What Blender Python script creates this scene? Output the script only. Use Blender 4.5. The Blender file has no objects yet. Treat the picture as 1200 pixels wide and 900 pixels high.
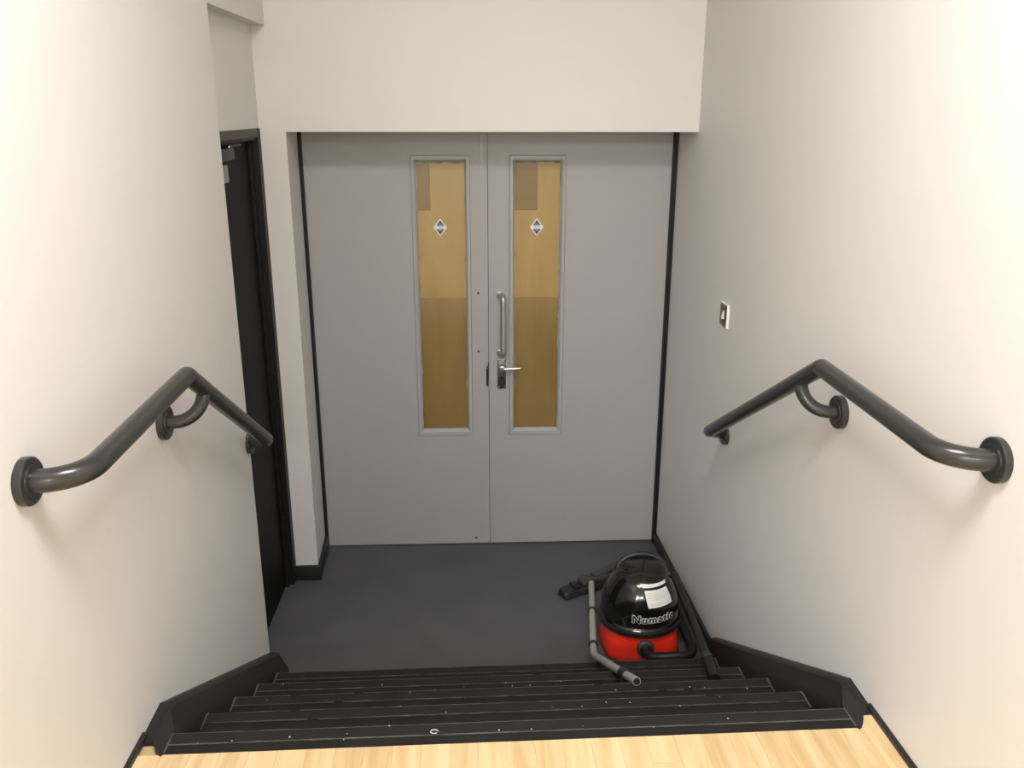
import bpy, bmesh, math, random
from mathutils import Vector, Matrix
random.seed(7)
S = bpy.context.scene
COL = S.collection

# ------------------------------------------------------------------ camera, world, lights, exposure
H_CAM, PITCH, YAW, ROLL, F_PX = 2.1643, 17.5963, 2.4206, 0.0804, 1013.5
cam_data = bpy.data.cameras.new('camera')
cam = bpy.data.objects.new('camera', cam_data); COL.objects.link(cam)
cam_data.sensor_fit = 'HORIZONTAL'; cam_data.sensor_width = 36.0
cam_data.lens = 36.0 * F_PX / 1200.0
cam_data.clip_start = 0.02
_p, _y, _r = map(math.radians, (PITCH, YAW, ROLL))
_fw = Vector((math.sin(_y)*math.cos(_p), math.cos(_y)*math.cos(_p), -math.sin(_p)))
_rt = Vector((math.cos(_y), -math.sin(_y), 0)); _up = _rt.cross(_fw)
_rt, _up = math.cos(_r)*_rt + math.sin(_r)*_up, -math.sin(_r)*_rt + math.cos(_r)*_up
_m = Matrix((_rt, _up, -_fw)).transposed().to_4x4(); _m.translation = (0, 0, H_CAM)
cam.matrix_world = _m
S.camera = cam

world = bpy.data.worlds.new('world'); S.world = world; world.use_nodes = True
world.node_tree.nodes['Background'].inputs[0].default_value = (0.9, 0.92, 1.0, 1)
world.node_tree.nodes['Background'].inputs[1].default_value = 0.05

S.view_settings.view_transform = 'Standard'
S.view_settings.look = 'None'
S.view_settings.gamma = 1.0
S.view_settings.exposure = 0.73
S.view_settings.use_curve_mapping = False

def area(name, loc, sx, sy, power, color):
    l = bpy.data.lights.new(name, 'AREA'); l.shape = 'RECTANGLE'; l.size = sx; l.size_y = sy
    l.energy = power; l.color = color
    o = bpy.data.objects.new(name, l); o.location = loc; COL.objects.link(o)
    return o
CEIL_Z = 3.42                                   # corridor and hall ceiling
area('corridor_ceiling_lamp', (0.1, 1.0, CEIL_Z-0.03), 0.9, 0.5, 37, (1.0, 0.95, 0.93))
area('hall_ceiling_lamp', (0.1, -3.6, CEIL_Z-0.03), 1.2, 0.3, 93, (0.98, 1.03, 1.07))
area('hall_ceiling_lamp', (-1.3, -3.2, CEIL_Z-0.03), 0.6, 0.3, 65, (0.98, 1.0, 1.04))
area('hall_ceiling_lamp', (-1.9, -4.0, CEIL_Z-0.03), 0.6, 0.3, 69, (0.98, 1.0, 1.04))

# ------------------------------------------------------------------ measured layout (metres)
XL, XR = -0.8365, 0.99          # nominal corridor side walls (see warp)
YF, YD, YE = 3.7386, 4.0628, 2.982  # end wall face, door face, end of the near left wall
Y0, GO, RI = 1.8469, 0.2463, 0.1348
FZ = 5*RI                       # timber floor level
ZT = 2.076                      # head of the double doors
ZA, ZS = 2.090, 2.483           # head of the side door, soffit of its alcove
XP = -0.782                     # pier edge
XA = -0.892                     # alcove back wall
STR = 0.0695                    # string width
WARP = None
def warp(bm):
    """the side walls are not quite parallel and the steps are laid slightly askew"""
    if not WARP: return
    for v in bm.verts:
        x, y, z = v.co
        t = min(max((x-XL)/(XR-XL), 0.0), 1.0); yc = min(max(y, 0.0), 4.2)
        v.co.x = x + (1-t)*(-0.8439+0.0074*(yc-1.5)-XL) + t*(1.0336-0.0419*(yc-1.5)-XR)
        if WARP == 'stairs': v.co.y = y + 0.0157*x

# ------------------------------------------------------------------ materials
def srgb(r, g, b):
    f = lambda c: (c/255/12.92) if c/255 <= 0.04045 else ((c/255+0.055)/1.055)**2.4
    return (f(r), f(g), f(b), 1)
def mat(name, col, rough=0.5, metal=0.0, coat=0.0, bump=0.0, bscale=80.0, var=0.0, vscale=3.0, spec=0.5, rand=0.0):
    m = bpy.data.materials.new(name); m.use_nodes = True
    nt = m.node_tree; b = nt.nodes['Principled BSDF']
    b.inputs['Base Color'].default_value = col
    b.inputs['Roughness'].default_value = rough; b.inputs['Metallic'].default_value = metal
    b.inputs['Coat Weight'].default_value = coat; b.inputs['Coat Roughness'].default_value = 0.06
    b.inputs['Specular IOR Level'].default_value = spec
    tc = nt.nodes.new('ShaderNodeTexCoord')
    src = None
    if var:
        n = nt.nodes.new('ShaderNodeTexNoise'); n.inputs['Scale'].default_value = vscale; n.inputs['Detail'].default_value = 4
        nt.links.new(tc.outputs['Object'], n.inputs['Vector'])
        mr = nt.nodes.new('ShaderNodeMapRange'); mr.inputs[1].default_value = 0.3; mr.inputs[2].default_value = 0.7
        mr.inputs[3].default_value = 1-var; mr.inputs[4].default_value = 1+var
        nt.links.new(n.outputs['Fac'], mr.inputs[0])
        mx = nt.nodes.new('ShaderNodeVectorMath'); mx.operation = 'SCALE'; mx.inputs[0].default_value = col[:3]
        nt.links.new(mr.outputs[0], mx.inputs['Scale'])
        nt.links.new(mx.outputs[0], b.inputs['Base Color'])
    if bump:
        n = nt.nodes.new('ShaderNodeTexNoise'); n.inputs['Scale'].default_value = bscale; n.inputs['Detail'].default_value = 3
        nt.links.new(tc.outputs['Object'], n.inputs['Vector'])
        bp = nt.nodes.new('ShaderNodeBump'); bp.inputs['Strength'].default_value = bump; bp.inputs['Distance'].default_value = 0.002
        nt.links.new(n.outputs['Fac'], bp.inputs['Height']); nt.links.new(bp.outputs[0], b.inputs['Normal'])
    return m

def wood_mat(name, c1, c2, stretch, scale, rough, rand=0.0, ring=0.0):
    """long grained timber: noise stretched along one axis, a tint per piece"""
    m = bpy.data.materials.new(name); m.use_nodes = True
    nt = m.node_tree; b = nt.nodes['Principled BSDF']; b.inputs['Roughness'].default_value = rough
    tc = nt.nodes.new('ShaderNodeTexCoord'); mp = nt.nodes.new('ShaderNodeMapping')
    mp.inputs['Scale'].default_value = stretch
    oi = nt.nodes.new('ShaderNodeObjectInfo')
    off = nt.nodes.new('ShaderNodeVectorMath'); off.operation = 'MULTIPLY_ADD'
    off.inputs[1].default_value = (37, 11, 23)
    cx = nt.nodes.new('ShaderNodeCombineXYZ')
    for i in range(3): nt.links.new(oi.outputs['Random'], cx.inputs[i])
    nt.links.new(cx.outputs[0], off.inputs[0]); nt.links.new(tc.outputs['Object'], off.inputs[2])
    nt.links.new(off.outputs[0], mp.inputs['Vector'])
    n = nt.nodes.new('ShaderNodeTexNoise'); n.inputs['Scale'].default_value = scale; n.inputs['Detail'].default_value = 6
    n.inputs['Distortion'].default_value = ring
    nt.links.new(mp.outputs[0], n.inputs['Vector'])
    cr = nt.nodes.new('ShaderNodeValToRGB')
    cr.color_ramp.elements[0].position = 0.33; cr.color_ramp.elements[0].color = c1
    cr.color_ramp.elements[1].position = 0.68; cr.color_ramp.elements[1].color = c2
    nt.links.new(n.outputs['Fac'], cr.inputs[0])
    mr = nt.nodes.new('ShaderNodeMapRange'); mr.inputs[3].default_value = 1-rand; mr.inputs[4].default_value = 1+rand*0.6
    nt.links.new(oi.outputs['Random'], mr.inputs[0])
    mx = nt.nodes.new('ShaderNodeVectorMath'); mx.operation = 'SCALE'
    nt.links.new(cr.outputs[0], mx.inputs[0]); nt.links.new(mr.outputs[0], mx.inputs['Scale'])
    nt.links.new(mx.outputs[0], b.inputs['Base Color'])
    return m

M = {}
M['paint'] = mat('wall_paint', (0.67, 0.662, 0.645, 1), 0.55, bump=0.12, bscale=140, var=0.012, vscale=1.2)
M['ceiling'] = mat('ceiling_paint', (0.75, 0.74, 0.72, 1), 0.7)
M['vinyl_grey'] = mat('grey_vinyl', (0.080, 0.084, 0.092, 1), 0.55, bump=0.05, bscale=300, var=0.08, vscale=5)
M['vinyl_black'] = mat('black_vinyl', (0.011, 0.0115, 0.0105, 1), 0.55, bump=0.15, bscale=240, var=0.25, vscale=9, spec=0.25)
M['nosing'] = mat('nosing_black', (0.0135, 0.014, 0.0128, 1), 0.5, var=0.2, vscale=12, bump=0.1, bscale=200, spec=0.28)
M['seam'] = mat('worn_seam_grey', (0.085, 0.085, 0.078, 1), 0.55, var=0.5, vscale=14)
M['string'] = mat('string_black', (0.013, 0.0135, 0.0135, 1), 0.45, bump=0.05, bscale=90, var=0.12, vscale=6, spec=0.35)
M['black_gloss'] = mat('black_gloss_paint', (0.0055, 0.0058, 0.0055, 1), 0.55, spec=0.14)
M['frame_black'] = mat('frame_black_paint', (0.011, 0.011, 0.0105, 1), 0.5, spec=0.25, bump=0.2, bscale=60)
M['skirt'] = mat('skirting_black', (0.013, 0.0135, 0.0135, 1), 0.45)
M['door'] = mat('grey_door_paint', (0.365, 0.37, 0.37, 1), 0.45, bump=0.06, bscale=120, var=0.015, vscale=2)
M['bead'] = mat('grey_bead_paint', (0.385, 0.388, 0.385, 1), 0.4)
M['ply'] = wood_mat('plywood_board', srgb(184, 149, 95), srgb(198, 164, 109), (5, 5, 0.9), 2.0, 0.65, 0.02, 0.6)  # plywood with the pane's paler upper reflection painted into its tone
M['ply_low'] = wood_mat('plywood_board_darker', srgb(155, 124, 78), srgb(168, 137, 89), (5, 5, 0.9), 2.0, 0.65, 0.02, 0.6)  # same plywood, the darker lower reflection painted into its colour
M['card'] = mat('brown_card', srgb(150, 120, 78), 0.8, var=0.04)  # brown tone painted for a dark reflection in the glass
M['plank'] = wood_mat('oak_strip', srgb(198, 168, 122), srgb(222, 198, 154), (14, 1.2, 1), 2.0, 0.42, 0.10, 0.8)
M['residue'] = mat('dried_sealant', (0.10, 0.075, 0.045, 1), 0.8)
M['residue_pale'] = mat('torn_pale_film', (0.62, 0.53, 0.36, 1), 0.6)
M['steel'] = mat('satin_steel', (0.50, 0.49, 0.47, 1), 0.32, 1.0)
M['steel_dull'] = mat('dull_aluminium', (0.46, 0.46, 0.43, 1), 0.42, 0.85)
M['plate_dark'] = mat('dark_lock_plate', (0.16, 0.16, 0.15, 1), 0.35, 0.9)
M['chrome'] = mat('bright_aluminium', (0.80, 0.79, 0.75, 1), 0.22, 1.0)
M['dark_hole'] = mat('dark_hole', (0.006, 0.006, 0.006, 1), 0.8)
M['rail'] = mat('grey_gloss_nylon', (0.026, 0.0265, 0.0255, 1), 0.28, coat=0.22, spec=0.4)
M['red'] = mat('red_plastic', (0.76, 0.030, 0.014, 1), 0.32, coat=0.15)
M['vac_black'] = mat('black_shiny_plastic', (0.006, 0.0065, 0.006, 1), 0.14, coat=0.3)
M['vac_matt'] = mat('black_matt_plastic', (0.012, 0.012, 0.012, 1), 0.4)
M['hose'] = mat('black_hose_plastic', (0.010, 0.010, 0.010, 1), 0.45, spec=0.3)
M['inlet'] = mat('dark_grey_plastic', (0.045, 0.048, 0.045, 1), 0.45)
M['white'] = mat('white_print', (0.78, 0.77, 0.73, 1), 0.5)
M['print_grey'] = mat('grey_small_print', (0.50, 0.50, 0.49, 1), 0.6)
M['print_black'] = mat('black_print', (0.006, 0.006, 0.006, 1), 0.4)
M['tube'] = mat('grey_tube_metal', (0.40, 0.41, 0.385, 1), 0.42, 0.25)
M['tool'] = mat('floor_tool_black', (0.016, 0.016, 0.016, 1), 0.5)
M['tool_neck'] = mat('floor_tool_brown_grey', (0.045, 0.042, 0.038, 1), 0.5)
M['sticker_blue'] = mat('sticker_blue', (0.028, 0.055, 0.16, 1), 0.4)
M['sticker_mid'] = mat('sticker_pale_blue', (0.34, 0.45, 0.58, 1), 0.4)
M['switch_plate'] = mat('brushed_plate', (0.20, 0.19, 0.165, 1), 0.35, 0.85)
M['head_grey'] = mat('dusty_dark_paint', (0.055, 0.052, 0.046, 1), 0.5)  # frame head, a lighter dark grey than its jamb
M['chip'] = mat('pale_grit', (0.5, 0.49, 0.45, 1), 0.8)

g = bpy.data.materials.new('window_glass'); g.use_nodes = True; nt = g.node_tree
nt.nodes.remove(nt.nodes['Principled BSDF'])
_t = nt.nodes.new('ShaderNodeBsdfTransparent'); _g = nt.nodes.new('ShaderNodeBsdfGlossy'); _g.inputs['Roughness'].default_value = 0.16
_f = nt.nodes.new('ShaderNodeFresnel'); _f.inputs['IOR'].default_value = 1.38
_x = nt.nodes.new('ShaderNodeMixShader')
_t.inputs[0].default_value = (0.93, 0.94, 0.90, 1)
nt.links.new(_f.outputs[0], _x.inputs[0]); nt.links.new(_t.outputs[0], _x.inputs[1]); nt.links.new(_g.outputs[0], _x.inputs[2])
nt.links.new(_x.outputs[0], nt.nodes['Material Output'].inputs[0])
M['glass'] = g

# ------------------------------------------------------------------ mesh helpers
def box(bm, x0, x1, y0, y1, z0, z1):
    vs = [bm.verts.new((x, y, z)) for x in (x0, x1) for y in (y0, y1) for z in (z0, z1)]
    for f in ((0,1,3,2), (4,6,7,5), (0,4,5,1), (2,3,7,6), (0,2,6,4), (1,5,7,3)):
        bm.faces.new([vs[i] for i in f])
    return vs
def bevel(bm, w, seg=2, angle=0.6):
    bmesh.ops.recalc_face_normals(bm, faces=bm.faces)
    ed = [e for e in bm.edges if len(e.link_faces) == 2 and e.calc_face_angle(0) > angle]
    bmesh.ops.bevel(bm, geom=ed, offset=w, segments=seg, affect='EDGES', profile=0.5, clamp_overlap=True)
def prism(bm, pts, axis, a, b):
    """polygon pts extruded along axis (0 x, 1 y, 2 z) from a to b"""
    def P(p, t):
        return {0: (t, p[0], p[1]), 1: (p[0], t, p[1]), 2: (p[0], p[1], t)}[axis]
    A = [bm.verts.new(P(p, a)) for p in pts]; B = [bm.verts.new(P(p, b)) for p in pts]
    bm.faces.new(A[::-1]); bm.faces.new(B)
    n = len(pts)
    for i in range(n): bm.faces.new((A[i], A[(i+1) % n], B[(i+1) % n], B[i]))
def lathe(bm, prof, origin=(0,0,0), axis=(0,0,1), n=32, cap=True):
    q = Vector((0,0,1)).rotation_difference(Vector(axis).normalized()); o = Vector(origin)
    rings = []
    for r, z in prof:
        if r < 1e-6: rings.append([bm.verts.new(o + q @ Vector((0,0,z)))])
        else: rings.append([bm.verts.new(o + q @ Vector((r*math.cos(2*math.pi*i/n), r*math.sin(2*math.pi*i/n), z))) for i in range(n)])
    for a, b in zip(rings, rings[1:]):
        for i in range(n):
            j = (i+1) % n
            if len(a) == 1 and len(b) == 1: continue
            if len(a) == 1: bm.faces.new((a[0], b[i], b[j]))
            elif len(b) == 1: bm.faces.new((a[i], b[0], a[j]))
            else: bm.faces.new((a[i], b[i], b[j], a[j]))
    if cap:
        if len(rings[0]) > 1: bm.faces.new(rings[0])
        if len(rings[-1]) > 1: bm.faces.new(rings[-1])
def tube(bm, pts, rad, n=16, cap=True, round_end=False):
    """sweep along a polyline with mitred rings; rad a number or one per point"""
    pts = [Vector(p) for p in pts]
    if not isinstance(rad, (list, tuple)):
        q = [pts[0]]
        for a, c in zip(pts, pts[1:]):
            L = (c-a).length
            if L > 8*rad: q += [a.lerp(c, rad*1.5/L), a.lerp(c, 1-rad*1.5/L)]
            q.append(c)
        pts = q
    N = len(pts)
    rs = rad if isinstance(rad, (list, tuple)) else [rad]*N
    d = [(pts[i+1]-pts[i]).normalized() for i in range(N-1)]
    u = d[0].orthogonal().normalized()
    rings = []
    for i in range(N):
        t0 = d[max(i-1, 0)]; t1 = d[min(i, N-2)]
        if i > 0:
            u = (u - t0*u.dot(t0)).normalized()
        w = t0.cross(u)
        bis = (t0+t1).normalized()
        ring = []
        for k in range(n):
            a = 2*math.pi*k/n
            v = (u*math.cos(a) + w*math.sin(a))*rs[i]
            s = v.dot(bis)/max(t0.dot(bis), 0.2)
            ring.append(bm.verts.new(pts[i] + v - t0*s))
        rings.append(ring)
        if i < N-1 and i > 0:
            u = u - 2*0*u
            q = t0.rotation_difference(t1); u = q @ u
    for a, b in zip(rings, rings[1:]):
        for k in range(n):
            bm.faces.new((a[k], a[(k+1) % n], b[(k+1) % n], b[k]))
    if cap:
        bm.faces.new(rings[0]); bm.faces.new(rings[-1])
def fillet(pts, rads, seg=8):
    """polyline with its inner corners rounded"""
    pts = [Vector(p) for p in pts]; out = [pts[0]]
    for i in range(1, len(pts)-1):
        r = rads[i-1]
        if r <= 0: out.append(pts[i]); continue
        a = (pts[i-1]-pts[i]).normalized(); b = (pts[i+1]-pts[i]).normalized()
        ang = a.angle(b); L = r/math.tan(ang/2)
        L = min(L, 0.49*(pts[i-1]-pts[i]).length if i > 1 else 0.98*(pts[i-1]-pts[i]).length, 0.98*(pts[i+1]-pts[i]).length)
        rr = L*math.tan(ang/2)
        c = pts[i] + (a+b).normalized()*(rr/math.sin(ang/2))
        p0 = pts[i]+a*L - c; p1 = pts[i]+b*L - c
        q = p0.rotation_difference(p1); ax, th = q.to_axis_angle()
        for k in range(seg+1):
            out.append(c + Matrix.Rotation(th*k/seg, 3, ax) @ p0)
    out.append(pts[-1]); return out
def spline(pts, per=8):
    P = [Vector(p) for p in pts]; P = [2*P[0]-P[1]] + P + [2*P[-1]-P[-2]]; out = []
    for i in range(1, len(P)-2):
        for k in range(per):
            t = k/per
            a, b, c, d = P[i-1], P[i], P[i+1], P[i+2]
            out.append(0.5*((2*b) + (c-a)*t + (2*a-5*b+4*c-d)*t*t + (3*b-a-3*c+d)*t**3))
    out.append(P[-2]); return out
def obj(name, bm, m, parent=None, smooth=None, loc=None):
    if parent is None: warp(bm)
    bmesh.ops.recalc_face_normals(bm, faces=bm.faces)
    me = bpy.data.meshes.new(name)
    bm.to_mesh(me); bm.free()
    if smooth is not None:
        for p in me.polygons: p.use_smooth = True
        me.set_sharp_from_angle(angle=math.radians(smooth))
    me.materials.append(m if not isinstance(m, str) else M[m])
    o = bpy.data.objects.new(name, me); COL.objects.link(o)
    if parent: o.parent = parent
    if loc: o.location = loc
    return o
def NB(): return bmesh.new()
def bx(name, m, parent, x0, x1, y0, y1, z0, z1, bev=0.0):
    bm = NB(); box(bm, x0, x1, y0, y1, z0, z1)
    if bev: bevel(bm, bev)
    return part(name, bm, m, parent, 35 if bev else None)
def tag(o, label, cat=None, group=None, kind=None):
    o['label'] = label
    if cat: o['category'] = cat
    if group: o['group'] = group
    if kind: o['kind'] = kind
    return o
def thing(name, loc, label, cat, group=None, kind=None):
    o = bpy.data.objects.new(name, None); o.location = loc; o.empty_display_size = 0.1
    COL.objects.link(o); return tag(o, label, cat, group, kind)
def part(name, bm, m, parent, smooth=None, root=None):
    """mesh given in world coordinates, re-based on its parent"""
    warp(bm)
    base = Vector(parent.location)
    if parent.parent: base = base + Vector(parent.parent.location)
    if parent.parent and parent.parent.parent: base = base + Vector(parent.parent.parent.location)
    bmesh.ops.translate(bm, verts=bm.verts, vec=-base)
    return obj(name, bm, m, parent, smooth)

# ------------------------------------------------------------------ the shell
WARP = 'room'
HALL_Y, CORR_Y = -5.2, -0.35
bm = NB(); box(bm, -2.4, XL, CORR_Y, YE, 0, CEIL_Z); box(bm, XA, XL, YE, YF, ZS, CEIL_Z)
box(bm, -2.4, XA, YE, YF+0.1, ZA+0.001, CEIL_Z); box(bm, -1.12, XA, 3.734, YF+0.1, 0, ZA+0.001)
tag(obj('wall_left', bm, 'paint'), 'cream painted wall with the grey handrail and the recessed black door', 'wall', kind='structure')
bm = NB(); box(bm, XR, 2.6, CORR_Y, 2.0, 0, CEIL_Z); box(bm, XR, 2.6, 2.0, YF+0.42, 0, CEIL_Z)
tag(obj('wall_right', bm, 'paint'), 'cream painted wall carrying the small switch plate and a handrail', 'wall', kind='structure')
bm = NB(); prism(bm, [(XA, YF), (XP, YF), (XP-0.024, YF+0.42), (XA, YF+0.42)], 2, 0, ZT); box(bm, XA, XR, YF, YF+0.42, ZT, CEIL_Z)
tag(obj('wall_back', bm, 'paint'), 'cream end wall above and beside the pair of grey doors', 'wall', kind='structure')
bm = NB(); box(bm, -2.6, -2.4, HALL_Y, CORR_Y, FZ, CEIL_Z); box(bm, 2.6, 2.8, HALL_Y, CORR_Y, FZ, CEIL_Z)
box(bm, -2.6, 2.8, HALL_Y-0.2, HALL_Y, FZ, CEIL_Z)
tag(obj('wall_front', bm, 'paint'), 'cream painted walls of the hall behind the viewer', 'wall', kind='structure')
bm = NB(); box(bm, -2.6, 2.8, HALL_Y-0.2, YF+0.42, CEIL_Z, CEIL_Z+0.1)
tag(obj('ceiling', bm, 'ceiling'), 'plain white ceiling over the stairs and hall', 'ceiling', kind='structure')
bm = NB(); box(bm, -1.3, XR, Y0+4*GO, YF+0.42, -0.1, 0.0)
tag(obj('floor', bm, 'vinyl_grey'), 'dark grey vinyl floor of the landing before the double doors', 'floor', kind='structure')

# timber floor of the upper level: strips one by one near the stairs, plain slab further back
YB = Y0 - 0.0763
WARP = 'stairs'
wf = thing('floor', (0.1, YB, FZ), 'pale oak strip floor at the top of the steps', 'floor', kind='structure')
part('subfloor', (lambda b: (box(b, -2.4, 2.6, HALL_Y, CORR_Y, FZ-0.1, FZ), box(b, XL, XR, CORR_Y, 0.75, FZ-0.1, FZ-0.0), box(b, XL, XR, 0.75, YB, FZ-0.1, FZ-0.012), box(b, XL, XL+STR, YB, Y0, FZ-0.1, FZ-0.012), box(b, XR-STR, XR, YB, Y0, FZ-0.1, FZ-0.012), b)[-1])(NB()), 'plank', wf)
sw = STR*0.98
pm = {}
x = XL
row = 0
while x < XR - 0.004:
    x1 = min(x+sw, XR)
    cuts = [0.75]; y = 0.75 + random.uniform(0.1, 0.42)
    while y < YB - 0.06: cuts.append(y); y += random.uniform(0.3, 0.5)
    yend = Y0-0.002 if x1 < XL+STR-0.004 or x > XR-STR-0.002 else YB
    cuts.append(yend)
    for a, b in zip(cuts, cuts[1:]):
        bx('floor_strip', 'plank', wf, x+0.0002, x1-0.0002, a+0.0002, b-0.0002, FZ-0.012, FZ + random.uniform(-0.0003, 0.0002), 0.0)
    x = x1

# black skirtings
bm = NB(); prism(bm, [(XR, FZ), (XR-0.0115, FZ), (XR-0.0115, FZ+0.011), (XR-0.006, FZ+0.015), (XR, FZ+0.015)], 1, CORR_Y, Y0-0.003)
tag(obj('baseboard_right', bm, 'skirt'), 'thin black floor edging on the oak floor by the right handrail wall', 'skirting', kind='structure')
bm = NB(); prism(bm, [(XL, FZ), (XL+0.0115, FZ), (XL+0.0115, FZ+0.011), (XL+0.006, FZ+0.015), (XL, FZ+0.015)], 1, CORR_Y, Y0-0.01)
tag(obj('baseboard_left', bm, 'skirt'), 'thin black floor edging on the oak floor by the left handrail wall', 'skirting', kind='structure')
WARP = 'room'
bm = NB(); box(bm, XR-0.017, XR, 2.97, YD-0.026, 0, 0.060); bevel(bm, 0.005)
tag(obj('baseboard_right_landing', bm, 'skirt', smooth=35), 'black skirting along the grey landing floor behind the red vacuum cleaner', 'skirting', kind='structure')
bm = NB(); prism(bm, [(XA, YF), (XA, YF-0.016), (XP+0.016, YF-0.016), (XP-0.002, YD-0.026), (XP-0.019, YD-0.026), (XP, YF)], 2, 0, 0.078); bevel(bm, 0.004)
tag(obj('baseboard_back', bm, 'skirt', smooth=35), 'black skirting wrapping the foot of the pier beside the grey doors', 'skirting', kind='structure')

WARP = 'stairs'
# ------------------------------------------------------------------ staircase
st = thing('staircase', (0.11, Y0, 0), 'black vinyl steps with pale worn seams leading down to the landing', 'stairs', kind='structure')
def rough_line(y, z, x0, x1, seed, w=0.0016):
    """a thin uneven worn seam between two strips"""
    r = random.Random(seed); b = NB(); x = x0; tops = []
    n = 60
    for i in range(n):
        xa = x0+(x1-x0)*i/n; xb = x0+(x1-x0)*(i+1)/n
        ww = w*r.uniform(0.35, 1.15)
        if r.random() < 0.025: continue
        box(b, xa, xb, y-ww, y+ww, z-0.002, z+0.0008)
    return b
for k in range(5):
    yk, z = Y0+k*GO, FZ-k*RI
    yb = YB if k == 0 else Y0+(k-1)*GO-0.02
    base_z = z-0.055 if k < 4 else -0.1
    b = NB(); e = STR if k == 0 else 0; box(b, XL+e, XR-e, yb, yk-0.040, z-0.11, z-0.0005)
    part('tread', b, 'vinyl_black', st)
    b = NB(); box(b, XL, XR, yk-0.02, yk-0.006, z-RI, z-0.0445)
    part('riser', b, 'vinyl_black', st)
    b = NB(); box(b, XL+STR-0.006, XR-STR+0.006, yk-0.0429, yk, z-0.045, z+0.0018)
    bmesh.ops.bevel(b, geom=[e for e in b.edges if all(v.co.y > yk-1e-4 and v.co.z > z for v in e.verts)], offset=0.006, segments=3, affect='EDGES')
    part('nosing', b, 'nosing', st, 40)
    part('seam_line', rough_line(yk-0.0433, z+0.0012, XL+STR, XR-STR, 10+k, 0.0015 if k else 0.0012), 'seam', st)
    part('edge_line', rough_line(yk-0.0035, z+0.0008, XL+STR, XR-STR, 30+k, 0.0009), 'seam', st)
    for sx in (XL+STR, XR-STR):
        b = NB(); box(b, sx-0.0022, sx+0.0022, yk-0.07, yk, z-0.002, z+0.0022)
        part('end_seam', b, 'seam', st)
b = NB(); box(b, XL, XR, Y0, Y0+4*GO-0.02, -0.1, 0.0)
part('stair_base', b, 'vinyl_black', st)
for sgn, xw, yend in ((1, XL, YE+0.022), (-1, XR, 3.0)):
    slope = RI/GO
    top = lambda y, h: FZ + h - slope*(y-Y0)
    yk1 = Y0 + 0.112
    b = NB()
    def ring(off, h):
        P = [(Y0-0.03, FZ-0.05), (Y0-0.03, FZ+0.003), (yk1, top(yk1, h)), (yend, max(top(yend, h), 0.03)), (yend, 0.0), (Y0+4*GO, 0.0)]
        return [b.verts.new((xw+sgn*off, py, pz)) for py, pz in P]
    rings = [ring(0.0, 0.068), ring(0.016, 0.068), ring(0.027, 0.0655), ring(0.035, 0.059), ring(0.040, 0.046), ring(0.053, 0.015), ring(STR-0.003, -0.02)]
    for A, B in zip(rings, rings[1:]):
        for i in range(6): b.faces.new((A[i], A[(i+1) % 6], B[(i+1) % 6], B[i]))
    b.faces.new(rings[0]); b.faces.new(rings[-1])
    part('stair_string', b, 'string', st, 30)
    # flat landing plate of the string, its corner cut round on the timber floor
    b = NB()
    pl_ = [(0.0, Y0-0.004), (0.018, Y0-0.014), (0.034, Y0-0.034), (0.048, Y0-0.062), (0.060, Y0-0.078), (STR-0.001, Y0-0.083), (STR-0.001, Y0+0.012), (0.036, Y0+0.085), (0.0, Y0+0.085)]
    prism(b, [(xw+sgn*o_, y_) for o_, y_ in pl_], 2, FZ-0.05, FZ+0.0035)
    part('string_end', b, 'string', st)
# pale grit lying on the treads
b = NB(); r = random.Random(3)
spots = []
for k in range(4):
    for _ in range(11):
        spots.append((r.uniform(XL+0.12, XR-0.12), Y0+k*GO-r.uniform(0.004, 0.10 if k else 0.05), FZ-k*RI+0.0015, r.uniform(0.0008, 0.0022)))
for x_, y_, z_, s_ in spots:
    box(b, x_-s_, x_+s_*0.8, y_-s_*0.7, y_+s_, z_, z_+s_)
tag(obj('dried_grit', b, 'chip'), 'specks of pale dried grit scattered on the black steps', 'grit', kind='stuff')
b = NB(); tube(b, [(-0.126+0.009*math.cos(a*math.pi/8), Y0-0.033+0.007*math.sin(a*math.pi/8), FZ+0.0025) for a in range(15)], 0.0014, 6)
tag(obj('tiny_washer', b, 'chip', smooth=40), 'tiny pale ring lying on the top black step', 'ring')

# ------------------------------------------------------------------ double doors
WARP = None
XRD = 0.9263                     # true wall position at the doors
D0, D1, DM = -0.775, 0.9065, 0.0585
fr = thing('trim_1', (0.12, YD, 0), 'black painted frame around the pair of grey doors', 'door frame', kind='structure')
bx('frame_jamb', 'frame_black', fr, XP-0.03, D0-0.001, YD-0.025, YD+0.06, 0, ZT-0.001)
bx('frame_jamb', 'frame_black', fr, D1+0.001, XRD+0.001, YD-0.025, YD+0.06, 0, ZT-0.001)
bx('frame_head', 'frame_black', fr, D0-0.001, D1+0.001, YD-0.02, YD+0.06, 2.069, ZT-0.0005)

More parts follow.
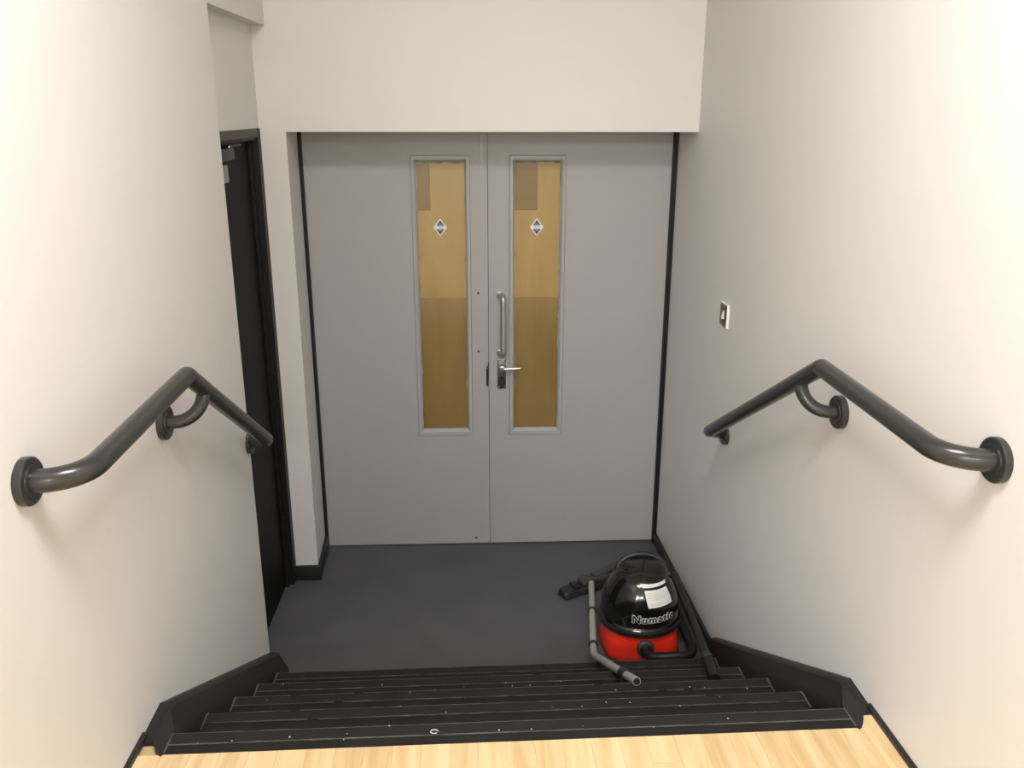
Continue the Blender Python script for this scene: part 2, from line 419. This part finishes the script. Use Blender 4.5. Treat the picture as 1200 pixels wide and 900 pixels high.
def make_door(name, x0, x1, gx, label):
    d = thing(name, ((x0+x1)/2, YD, 0), label, 'door', kind='structure')
    go = (gx[0]-0.0245, gx[1]+0.0235); zo = (0.608, 1.967); zi = (0.6415, 1.940)
    # leaf with a real opening for the vision panel
    b = NB()
    box(b, x0, go[0], YD, YD+0.044, 0.006, 2.067); box(b, go[1], x1, YD, YD+0.044, 0.006, 2.067)
    box(b, go[0], go[1], YD, YD+0.044, 0.006, zo[0]); box(b, go[0], go[1], YD, YD+0.044, zo[1], 2.067)
    part('door_leaf', b, 'door', d)
    # glazing beads: four mitred lengths, proud of the leaf, sloping in to the glass
    def bead(p0, p1, q0, q1):
        # outer edge p0-p1, inner edge q0-q1 (x,z)
        b = NB()
        def sec(o, i):
            return [b.verts.new((o[0], YD+0.04, o[1])), b.verts.new((o[0], YD-0.006, o[1])),
                    b.verts.new((o[0]+(i[0]-o[0])*0.62, YD-0.008, o[1]+(i[1]-o[1])*0.62)),
                    b.verts.new((i[0], YD+0.006, i[1])), b.verts.new((i[0], YD+0.04, i[1]))]
        A, B = sec(p0, q0), sec(p1, q1)
        for i in range(5): b.faces.new((A[i], A[(i+1) % 5], B[(i+1) % 5], B[i]))
        b.faces.new(A); b.faces.new(B[::-1])
        return part('glazing_bead', b, 'bead', d)
    e = 0.0018
    ox0, ox1, oz0, oz1 = go[0]+e, go[1]-e, zo[0]+e, zo[1]-e
    ix0, ix1, iz0, iz1 = gx[0], gx[1], zi[0], zi[1]
    bead((ox0, oz0), (ox1, oz0), (ix0, iz0), (ix1, iz0)); bead((ox1, oz0), (ox1, oz1), (ix1, iz0), (ix1, iz1))
    bead((ox1, oz1), (ox0, oz1), (ix1, iz1), (ix0, iz1)); bead((ox0, oz1), (ox0, oz0), (ix0, iz1), (ix0, iz0))
    gl = bx('glass_pane', 'glass', d, ix0, ix1, YD+0.014, YD+0.015, iz0, iz1)
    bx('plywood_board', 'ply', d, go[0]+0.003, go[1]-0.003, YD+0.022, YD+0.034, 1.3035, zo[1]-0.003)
    bx('plywood_board', 'ply_low', d, go[0]+0.003, go[1]-0.003, YD+0.0225, YD+0.034, zo[0]+0.003, 1.303)  # split in two tones to paint the bands reflected in the glass
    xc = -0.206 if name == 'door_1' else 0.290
    bx('card_sheet', 'card', d, ix0+0.002, xc, YD+0.0195, YD+0.0205, 1.718, zo[1]-0.01)  # added sheet standing in for the dark reflection at the pane's upper left
    # diamond sticker on the glass
    sx, sz = (gx[0]+gx[1])/2 - (0.006 if name == 'door_1' else 0.002), 1.640
    b = NB(); hw, hh = 0.032, 0.042
    prism(b, [(sx-hw, sz), (sx, sz-hh), (sx+hw, sz), (sx, sz+hh)], 1, YD+0.0136, YD+0.0131)
    stk = part('glass_sticker', b, 'white', d); stk['label'] = 'small white and blue diamond sticker on the glass'
    k = 0.80
    b = NB()
    for s in (1, -1):
        zb = sz+s*0.0085; ww = hw*k*(1-0.0085/(hh*k))
        prism(b, [(sx-ww, zb), (sx+ww, zb), (sx, sz+s*hh*k)], 1, YD+0.0131, YD+0.0128)
    part('blue_print', b, 'sticker_blue', stk)
    b = NB()
    for zz, w2 in ((sz+0.0135, 0.008), (sz+0.0042, 0.011), (sz-0.0042, 0.011), (sz-0.0135, 0.008)):
        box(b, sx-w2, sx+w2, YD+0.0126, YD+0.0129, zz-0.0017, zz+0.0017)
    part('pale_print', b, 'sticker_mid', stk)
    # ragged edges of old film and sealant round the pane
    rr = random.Random(len(label))
    b = NB(); bp = NB()
    for sidex, sg in ((ix0, 1), (ix1, -1)):
        z = iz0 + 0.05
        while z < iz1-0.03:
            h = rr.uniform(0.02, 0.12); w = rr.uniform(0.0012, 0.0045)
            if rr.random() < 0.55:
                prism(b, [(sidex, z), (sidex+sg*w, z+h*0.3), (sidex+sg*w*0.4, z+h*0.7), (sidex, z+h)], 1, YD+0.0158, YD+0.0152)
            elif rr.random() < 0.4:
                w *= 1.6
                prism(bp, [(sidex, z), (sidex+sg*w, z+h*0.5), (sidex, z+h)], 1, YD+0.0158, YD+0.0152)
            z += h + rr.uniform(0.0, 0.08)
    # dark gap at the pane's head
    xs = [ix0+(ix1-ix0)*i/12 for i in range(13)]
    prism(b, [(xx, iz1) for xx in xs] + [(xx, iz1-rr.uniform(0.002, 0.011)) for xx in reversed(xs)], 1, YD+0.0158, YD+0.0152)
    part('sealant_residue', b, 'residue', d); part('film_residue', bp, 'residue_pale', d)
    return d
dl = make_door('door_1', D0, DM-0.0015, (-0.2685, -0.0465), 'grey door leaf with bare screw holes and a flush bolt, no handle')
dr = make_door('door_2', DM+0.0015, D1, (0.1825, 0.3965), 'grey door leaf with a pull handle and a lever handle')
# flush bolt on the first leaf
b = NB(); box(b, 0.022, 0.040, YD-0.0025, YD+0.002, 1.905, 2.062); bevel(b, 0.001, 1)
fb = part('flush_bolt', b, 'bead', dl)
b = NB(); box(b, 0.0285, 0.0335, YD-0.0032, YD-0.002, 1.925, 2.03)
part('bolt_slot', b, 'plate_dark', fb)
b = NB(); box(b, 0.027, 0.035, YD-0.007, YD-0.002, 2.03, 2.05)
part('bolt_slide', b, 'bead', fb)
for hx, hz in ((0.010, 1.331), (0.009, 1.044), (-0.014, 0.036)):
    b = NB(); lathe(b, [(0.0055, 0), (0.0055, 0.002), (0.003, 0.0025)], (hx, YD+0.001, hz), (0, -1, 0), 12)
    part('screw_hole', b, 'dark_hole', dl, 40)
b = NB(); prism(b, [(DM-0.013, 0.868), (DM-0.003, 0.862), (DM-0.0005, 0.99), (DM-0.004, 0.985), (DM-0.006, 0.965), (DM-0.013, 0.962)], 1, YD-0.0012, YD+0.003)
part('strike_plate', b, 'frame_black', dl)
b = NB(); box(b, DM-0.012, DM-0.003, YD-0.0025, YD, 0.955, 0.97)
part('worn_notch', b, 'residue', dl)
# pull handle
b = NB()
zT, zB, hx = 1.321, 1.035, 0.122
path = fillet([(hx-0.008, YD, zT), (hx+0.006, YD-0.052, zT), (hx+0.006, YD-0.052, zB), (hx-0.008, YD, zB)], [0.018, 0.018], 6)
tube(b, path, 0.0142, 18)
ph = part('pull_handle', b, 'steel_dull', dr, 45); ph['label'] = 'dull metal vertical pull bar'
for zz in (zT, zB):
    b = NB(); lathe(b, [(0.0175, 0), (0.0175, 0.005), (0.0145, 0.007), (0.0, 0.007)], (hx-0.008, YD, zz), (0, -1, 0), 24)
    part('mounting_rose', b, 'steel_dull', ph, 40)
# lever handle on its long plate
b = NB(); box(b, 0.1000, 0.1420, YD-0.006, YD, 0.853, 1.006); bevel(b, 0.0025)
lv = part('lever_lock_plate', b, 'plate_dark', dr, 40)
b = NB(); lathe(b, [(0.0145, 0), (0.0145, 0.012), (0.0115, 0.016), (0.0105, 0.034), (0.0, 0.036)], (0.1225, YD-0.004, 0.966), (0, -1, 0), 24)
part('lever_rose', b, 'chrome', lv, 40)
b = NB(); tube(b, fillet([(0.1225, YD-0.012, 0.966), (0.1225, YD-0.046, 0.964), (0.211, YD-0.044, 0.968)], [0.012], 6), [0.0085]*8+[0.006], 14)
bmesh.ops.scale(b, vec=(1, 1, 0.95), verts=b.verts, space=Matrix.Translation((0, 0, -0.964)))
lh = part('lever_arm', b, 'chrome', lv, 45); lh['label'] = 'bright metal lever pointing away from the gap'
b = NB(); lathe(b, [(0.0052, 0), (0.0052, 0.0012)], (0.121, YD-0.0058, 0.911), (0, -1, 0), 14); box(b, 0.1188, 0.1232, YD-0.007, YD-0.0058, 0.895, 0.910)
part('keyhole', b, 'dark_hole', lv)
for sx in (0.1075, 0.1345):
    for sz in (0.860, 0.999):
        b = NB(); lathe(b, [(0.0042, 0), (0.0042, 0.0012), (0, 0.0018)], (sx, YD-0.006, sz), (0, -1, 0), 10)
        part('plate_screw', b, 'chrome', lv, 40)

# ------------------------------------------------------------------ black side door in the alcove
WARP = 'room'
XD = XA-0.035
sd = thing('door_3', (XA-0.1, 3.35, 0), 'black side door in the shallow alcove with a closer at its top', 'door', kind='structure')
b = NB(); box(b, XD-0.04, XD, 2.99, 3.680, 0.006, 2.045)
part('door_leaf', b, 'black_gloss', sd)
b = NB(); box(b, -1.12, XA+0.004, 3.690, 3.7375, 0, ZA); box(b, XD+0.001, XD+0.014, 3.668, 3.691, 0, 2.05)
part('frame_jamb', b, 'frame_black', sd)
b = NB(); box(b, -1.12, XA+0.004, 2.985, 3.690, 2.058, ZA)
part('frame_head', b, 'head_grey', sd)
b = NB(); box(b, XD+0.001, XA-0.004, 2.985, 3.690, 2.046, 2.0585)
part('door_stop', b, 'frame_black', sd)
b = NB(); box(b, XD, XD+0.030, 3.02, 3.365, 1.985, 2.030); bevel(b, 0.006)
cl = part('door_closer', b, 'vac_matt', sd, 40)
b = NB(); lathe(b, [(0.007, 0), (0.007, 0.006), (0.005, 0.008)], (XD+0.015, 3.345, 2.030), (0, 0, 1), 14)
part('closer_pivot', b, 'chrome', cl, 40)
b = NB(); tube(b, [(XD+0.015, 3.345, 2.035), (XD+0.026, 3.46, 2.036)], 0.005, 8)
part('closer_arm', b, 'inlet', cl, 40)
b = NB(); box(b, XD, XD+0.004, 3.26, 3.348, 1.905, 1.968)
pl = part('door_plate', b, 'steel_dull', sd); pl['label'] = 'small grey metal plate under the closer'

# ------------------------------------------------------------------ wall switch
WARP = 'room'
sw_ = thing('key_switch', (0.961, 3.228, 1.41), 'small square metal key switch with white rocker on the cream wall', 'switch')
KY, KZ = 3.228, 1.410
b = NB(); box(b, XR-0.008, XR, KY-0.043, KY+0.043, KZ-0.043, KZ+0.043); bevel(b, 0.003)
part('face_plate', b, 'switch_plate', sw_, 40)
b = NB(); box(b, XR-0.0095, XR-0.0075, KY-0.017, KY+0.017, KZ-0.020, KZ+0.022)
part('rocker_recess', b, 'dark_hole', sw_)
b = NB(); prism(b, [(XR-0.008, KZ-0.016), (XR-0.017, KZ-0.013), (XR-0.011, KZ+0.019), (XR-0.008, KZ+0.019)], 1, KY-0.013, KY+0.003)
part('rocker', b, 'white', sw_)
b = NB(); box(b, XR-0.0102, XR-0.0006, KY-0.0465, KY-0.0425, KZ-0.045, KZ+0.045); box(b, XR-0.0102, XR-0.0006, KY-0.043, KY+0.044, KZ+0.0425, KZ+0.046)
part('plate_rim', b, 'white', sw_)

# ------------------------------------------------------------------ handrails
def handrail(xw, sgn, yn, yb, y_apex, y_far, z_far, rose_far, label):
    RR = 0.0232; X = xw + sgn*0.100
    h = thing('handrail', (xw, y_apex, 1.37), label, 'handrail')
    zn = 1.505
    apex = Vector((X, y_apex, 1.519)); end = Vector((X, y_far, z_far))
    pts = [(xw+sgn*0.012, yn, zn), (X, yn-0.004, zn), apex, end, (xw+sgn*0.012, rose_far[0], rose_far[1]+0.006)]
    b = NB(); tube(b, fillet(pts, [0.098, 0.018, 0.0], 12), RR, 24)
    part('rail', b, 'rail', h, 50)
    for (yy, zz, dr) in ((yn, zn, 0.0465), (yb, 1.370, 0.0465), (rose_far[0], rose_far[1], 0.040)):
        b = NB(); lathe(b, [(dr, 0), (dr, 0.0145), (dr-0.0025, 0.017), (dr-0.014, 0.017), (dr-0.0145, 0.020), (0.0, 0.020)], (xw, yy, zz), (sgn, 0, 0), 36)
        part('wall_rose', b, 'rail', h, 40)
    u = (yb + 0.052 - y_apex)/(y_far - y_apex)
    top = apex.lerp(end, u) - Vector((0, 0, 0.004))
    b = NB(); tube(b, fillet([(xw+sgn*0.012, yb, 1.370), (X, yb+0.012, 1.370), top], [0.072], 14), 0.0180, 20)
    part('support_elbow', b, 'rail', h, 50)
    return h
handrail(XL, 1, 1.513, 2.198, 2.137, 2.842, 1.070, (2.968, 1.009), 'grey tubular handrail on the wall that ends at the black side door')
handrail(XR, -1, 1.544, 2.212, 2.146, 3.008, 1.016, (3.111, 0.960), 'grey tubular handrail on the wall with the switch plate, above the vacuum')
WARP = None

# ------------------------------------------------------------------ vacuum cleaner
VX, VY = 0.672, 3.172
vc = thing('vacuum_cleaner', (VX, VY, 0), 'red and black tub vacuum cleaner with domed lid standing at the landing edge', 'vacuum cleaner')
# red tub: round body swelling into a wide four-wheeled base
b = NB()
n = 64; prof = [(0.004, 0.85), (0.010, 1.0), (0.03, 1.0), (0.055, 0.82), (0.085, 0.40), (0.11, 0.10), (0.136, 0.0)]
rings = []
for z, fl in prof:
    ring = []
    for i in range(n):
        a = 2*math.pi*i/n
        base = 0.154 + 0.006*(z/0.136)
        lob = 0.5+0.5*math.cos(4*a)            # four corner lobes over the wheels
        a4 = a + math.pi/4
        lob = max(0.0, math.cos(4*a4))**0.8
        r_ = base + fl*(0.010 + 0.024*lob)
        ring.append(b.verts.new((VX+r_*math.cos(a), VY+r_*math.sin(a), z)))
    rings.append(ring)
for A, B in zip(rings, rings[1:]):
    for i in range(n): b.faces.new((A[i], A[(i+1) % n], B[(i+1) % n], B[i]))
b.faces.new(rings[0]); b.faces.new(rings[-1])
part('tub', b, 'red', vc, 45)
lid_prof = [(0.150, 0.128), (0.171, 0.130), (0.174, 0.140), (0.172, 0.152), (0.165, 0.158), (0.1625, 0.163), (0.162, 0.193), (0.158, 0.220), (0.150, 0.246),
            (0.139, 0.275), (0.126, 0.299), (0.112, 0.319), (0.096, 0.336), (0.074, 0.350), (0.050, 0.360), (0.025, 0.365), (0, 0.367)]
b = NB(); lathe(b, lid_prof, (VX, VY, 0), (0,0,1), 72)
lid = part('lid', b, 'vac_black', vc, 30)
b = NB(); lathe(b, [(0.155, 0.122), (0.1745, 0.124), (0.1765, 0.132), (0.1755, 0.146), (0.170, 0.150), (0.155, 0.150)], (VX, VY, 0), (0,0,1), 72)
part('bumper_ring', b, 'vac_matt', vc, 40)
# raised saddle on the dome and the carrying handle
b = NB(); lathe(b, [(0.108, 0.310), (0.104, 0.335), (0.092, 0.355), (0.070, 0.366), (0.0, 0.372)], (VX+0.010, VY+0.030, 0), (0,0,1), 40)
part('lid_cap', b, 'vac_black', vc, 40)
hp = []
for i in range(17):
    a = math.pi*i/16
    hp.append(Vector((VX + 0.012 - 0.108*math.cos(a), VY + 0.030 + 0.035*math.sin(a), 0.300 + 0.078*math.sin(a)**0.75)))
b = NB(); tube(b, hp, 0.0125, 14)
part('carry_handle', b, 'vac_matt', vc, 50)
for s in (-1, 1):
    b = NB(); lathe(b, [(0.018, -0.014), (0.02, -0.01), (0.02, 0.01), (0.018, 0.014)], (VX+0.012+s*0.110, VY+0.032, 0.300), (1, 0, 0), 20)
    part('handle_hinge', b, 'vac_matt', vc, 40)
for a in (45, 135, 225, 315):
    c, s = math.cos(math.radians(a)), math.sin(math.radians(a))
    b = NB(); lathe(b, [(0.014, -0.012), (0.018, -0.009), (0.018, 0.009), (0.014, 0.012)], (VX+0.158*c, VY+0.158*s, 0.0182), (1, 0, 0), 18)
    part('castor_wheel', b, 'vac_matt', vc, 40)
# lettering and paper label follow the dome
def lid_r(z):
    P = lid_prof
    for (r0, z0), (r1, z1) in zip(P[1:], P[2:]):
        if z0 <= z <= z1: return r0+(r1-r0)*(z-z0)/(z1-z0)
    return P[-1][0]
def on_lid(az, z, lift):
    """point of the lid at azimuth az (degrees, 0 faces the steps, plus is towards the switch wall)"""
    e = 0.004
    r0, r1 = lid_r(z-e), lid_r(z+e)
    nr, nz = 2*e, (r0-r1); L = math.hypot(nr, nz)
    r_ = lid_r(z) + lift*nr/L; zz = z + lift*nz/L; a = math.radians(az)
    return Vector((VX + r_*math.sin(a), VY - r_*math.cos(a), zz))
def patch(name, m, parent, corners, lift, nu=10, nv=8):
    """corners (az,z): bottom left, bottom right, top right, top left"""
    bl, br, tr, tl = [Vector(c) for c in corners]; b = NB(); top = []; bot = []
    for j in range(nv+1):
        v = j/nv; rt, rb = [], []
        for i in range(nu+1):
            u = i/nu; p = (bl*(1-u)+br*u)*(1-v) + (tl*(1-u)+tr*u)*v
            rt.append(b.verts.new(on_lid(p.x, p.y, lift))); rb.append(b.verts.new(on_lid(p.x, p.y, lift-0.0005)))
        top.append(rt); bot.append(rb)
    for j in range(nv):
        for i in range(nu):
            b.faces.new((top[j][i], top[j][i+1], top[j+1][i+1], top[j+1][i])); b.faces.new((bot[j][i], bot[j+1][i], bot[j+1][i+1], bot[j][i+1]))
    return part(name, b, m, parent, 60)
lb = patch('paper_label', 'white', vc, [(3, 0.248), (49, 0.248), (48, 0.309), (-3, 0.311)], 0.0014)
lb['label'] = 'white paper label on the black dome'
patch('label_strip', 'white', vc, [(-6.5, 0.3195), (50, 0.319), (57, 0.3265), (-12, 0.332)], 0.0022)
rr = random.Random(5)
for j, zz in enumerate((0.302, 0.296, 0.290, 0.284, 0.278, 0.261, 0.255)):
    a0 = 3 + (0 if j < 5 else 2); a1 = a0 + rr.uniform(18, 44)
    patch('print_line', 'print_grey', lb, [(a0, zz-0.0007), (a1, zz-0.0007), (a1, zz+0.0007), (a0, zz+0.0007)], 0.0021, 8, 1)
def lettering(name, m, text, offset, lift, az0, az1, z0, z1, dz):
    cu = bpy.data.curves.new(name, 'FONT'); cu.body = text; cu.offset = offset; cu.size = 1.0
    cu.space_character = 1.22; cu.resolution_u = 4
    o = bpy.data.objects.new(name, cu); COL.objects.link(o)
    dg = bpy.context.evaluated_depsgraph_get(); dg.update()
    me = bpy.data.meshes.new_from_object(o.evaluated_get(dg))
    bpy.data.objects.remove(o); bpy.data.curves.remove(cu)
    b = NB(); b.from_mesh(me); bpy.data.meshes.remove(me)
    return b
def wrap_letters(name, m, parent, text, grow, lift, ref, az0, az1, z0, z1):
    """letters grown by a round-ended band along their outlines, laid on the dome"""
    b = lettering(name, m, text, 0.0, lift, az0, az1, z0, z1, 0)
    bmesh.ops.remove_doubles(b, verts=b.verts, dist=1e-4)
    rim = [(e.verts[0].co.copy(), e.verts[1].co.copy()) for e in b.edges if len(e.link_faces) == 1]
    bmesh.ops.triangulate(b, faces=b.faces)
    bmesh.ops.subdivide_edges(b, edges=[e for e in b.edges if e.calc_length() > 0.25], cuts=2)
    for p, q in rim:
        d_ = (q-p)
        if d_.length < 1e-5: continue
        d_.normalize(); n_ = Vector((-d_.y, d_.x, 0))*grow
        p2, q2 = p-d_*grow*0.7, q+d_*grow*0.7
        k = max(1, int((q2-p2).length/0.2))
        for i in range(k):
            a_, c_ = p2.lerp(q2, i/k), p2.lerp(q2, (i+1)/k)
            b.faces.new([b.verts.new(v_) for v_ in (a_-n_*0.55, c_-n_*0.55, c_+n_*0.55, a_+n_*0.55)])
            b.faces.new([b.verts.new(v_) for v_ in (a_+d_*grow*0.45-n_, c_-d_*grow*0.45-n_, c_-d_*grow*0.45+n_, a_+d_*grow*0.45+n_)])
    x0, x1, y0, y1 = ref
    for v in b.verts:
        u = (v.co.x-x0)/(x1-x0); w = (v.co.y-y0)/(y1-y0)
        v.co = on_lid(az0+(az1-az0)*u, z0+(z1-z0)*w, lift)
    return part(name, b, m, parent)
tb = lettering('t', None, 'Numatic', 0.02, 0, 0, 0, 0, 0, 0)
xs = [v.co.x for v in tb.verts]; ref = (min(xs), max(xs), 0.0, 0.72); tb.free()
out = wrap_letters('letter_outline', 'white', vc, 'Numatic', 0.082, 0.0012, ref, -20, 45, 0.189, 0.219)
out['label'] = 'white outlined maker lettering on the dome'
wrap_letters('letter_fill', 'print_black', out, 'Numatic', 0.030, 0.0024, ref, -20, 45, 0.189, 0.219)
# hose inlet and hose
b = NB(); NX, NZ = VX+0.001, 0.074
lathe(b, [(0.026, 0.10), (0.026, 0.158), (0.036, 0.160), (0.036, 0.172), (0.031, 0.176), (0.024, 0.178), (0.0, 0.178)], (NX, VY, NZ), (0, -1, 0), 32)
part('hose_inlet', b, 'inlet', vc, 40)
b = NB()
hs = spline([(NX, VY-0.170, NZ), (NX+0.002, VY-0.196, NZ-0.002), (NX+0.014, VY-0.222, NZ), (NX+0.055, VY-0.238, 0.082), (NX+0.110, VY-0.244, 0.088), (NX+0.158, VY-0.236, 0.088),
             (0.862, VY-0.175, 0.080), (0.868, VY-0.08, 0.06), (0.868, VY+0.08, 0.050), (0.862, VY+0.25, 0.045), (0.835, VY+0.36, 0.030), (0.76, VY+0.40, 0.024), (0.66, VY+0.37, 0.024)], 10)
rads = []
L = 0
for i, p in enumerate(hs):
    rads.append(0.019 + (0.004 if i < 10 else 0) + (0.0012 if i % 2 else 0))
tube(b, hs, rads, 18)
part('hose', b, 'hose', vc, 30)

# ------------------------------------------------------------------ loose accessories
wd = thing('wand', (0.803, 2.487, 0.27), 'straight black extension tube lying along the wall beside the vacuum cleaner', 'tube')
A, B = Vector((0.803, 2.487, 0.306)), Vector((0.917, 3.578, 0.083))
d = (B-A).normalized()
b = NB(); tube(b, [A, A+d*0.16, A+d*0.161, B-d*0.02, B-d*0.006, B], [0.0185, 0.0185, 0.0172, 0.0172, 0.014, 0.008], 20)
part('wand_pipe', b, 'hose', wd, 40)
b = NB(); tube(b, [A+d*0.155, A+d*0.157, A+d*0.19, A+d*0.192], [0.018, 0.0205, 0.0205, 0.018], 20)
part('wand_collar', b, 'vac_matt', wd, 40)

bt = thing('bent_wand', (0.462, 3.107, 0.0), 'bent grey metal tube with black collars lying beside the red vacuum cleaner', 'tube')
P0, P1, P2 = Vector((0.516, 3.51, 0.080)), Vector((0.445, 2.905, 0.121)), Vector((0.4995, 2.333, 0.42))
path = fillet([P0, P1, P2], [0.22], 12)
b = NB(); tube(b, path, 0.0138, 20)
part('tube_pipe', b, 'tube', bt, 40)
d01 = (P1-P0).normalized(); d12 = (P2-P1).normalized()
def collar(c, dd, r0, hl, name='tube_collar'):
    b = NB(); tube(b, [c-dd*hl, c-dd*(hl*0.8), c+dd*(hl*0.8), c+dd*hl], [r0-0.002, r0, r0, r0-0.002], 20)
    part(name, b, 'vac_matt', bt, 40)
collar(P0.lerp(P1, 0.42), d01, 0.0185, 0.008); collar(P0.lerp(P1, 0.88), d01, 0.0185, 0.009)
collar(P1.lerp(P2, 0.76), d12, 0.0205, 0.030)
b = NB(); tube(b, [P2+d12*0.0005, P2+d12*0.0012], 0.0115, 18)
part('tube_opening', b, 'dark_hole', bt)

ft = thing('floor_tool', (0.497, 3.588, 0), 'black floor nozzle lying on the grey landing behind the vacuum cleaner', 'nozzle')
ft.rotation_euler = (0, 0, math.atan2(0.464, 0.886))
b = NB(); prism(b, [(-0.135, -0.030), (-0.120, -0.042), (0.135, -0.042), (0.135, 0.042), (-0.120, 0.042), (-0.135, 0.030)], 2, 0.002, 0.034)
for v in b.verts:
    if v.co.z > 0.02: v.co.y *= 0.82; v.co.x *= 0.97
bevel(b, 0.006, 2)
obj('tool_head', b, 'tool', ft, 40)
b = NB(); box(b, -0.072, -0.040, -0.028, 0.030, 0.030, 0.048); bevel(b, 0.005)
obj('foot_pedal', b, 'vac_matt', ft, 40)
b = NB(); box(b, -0.026, 0.12, -0.030, 0.032, 0.030, 0.062); bevel(b, 0.012, 3)
obj('swivel_block', b, 'tool_neck', ft, 40)
b = NB(); tube(b, fillet([(0.05, 0.0, 0.05), (0.13, 0.004, 0.065), (0.22, 0.01, 0.075)], [0.05], 6), 0.021, 18)
obj('tool_neck', b, 'tool_neck', ft, 40)
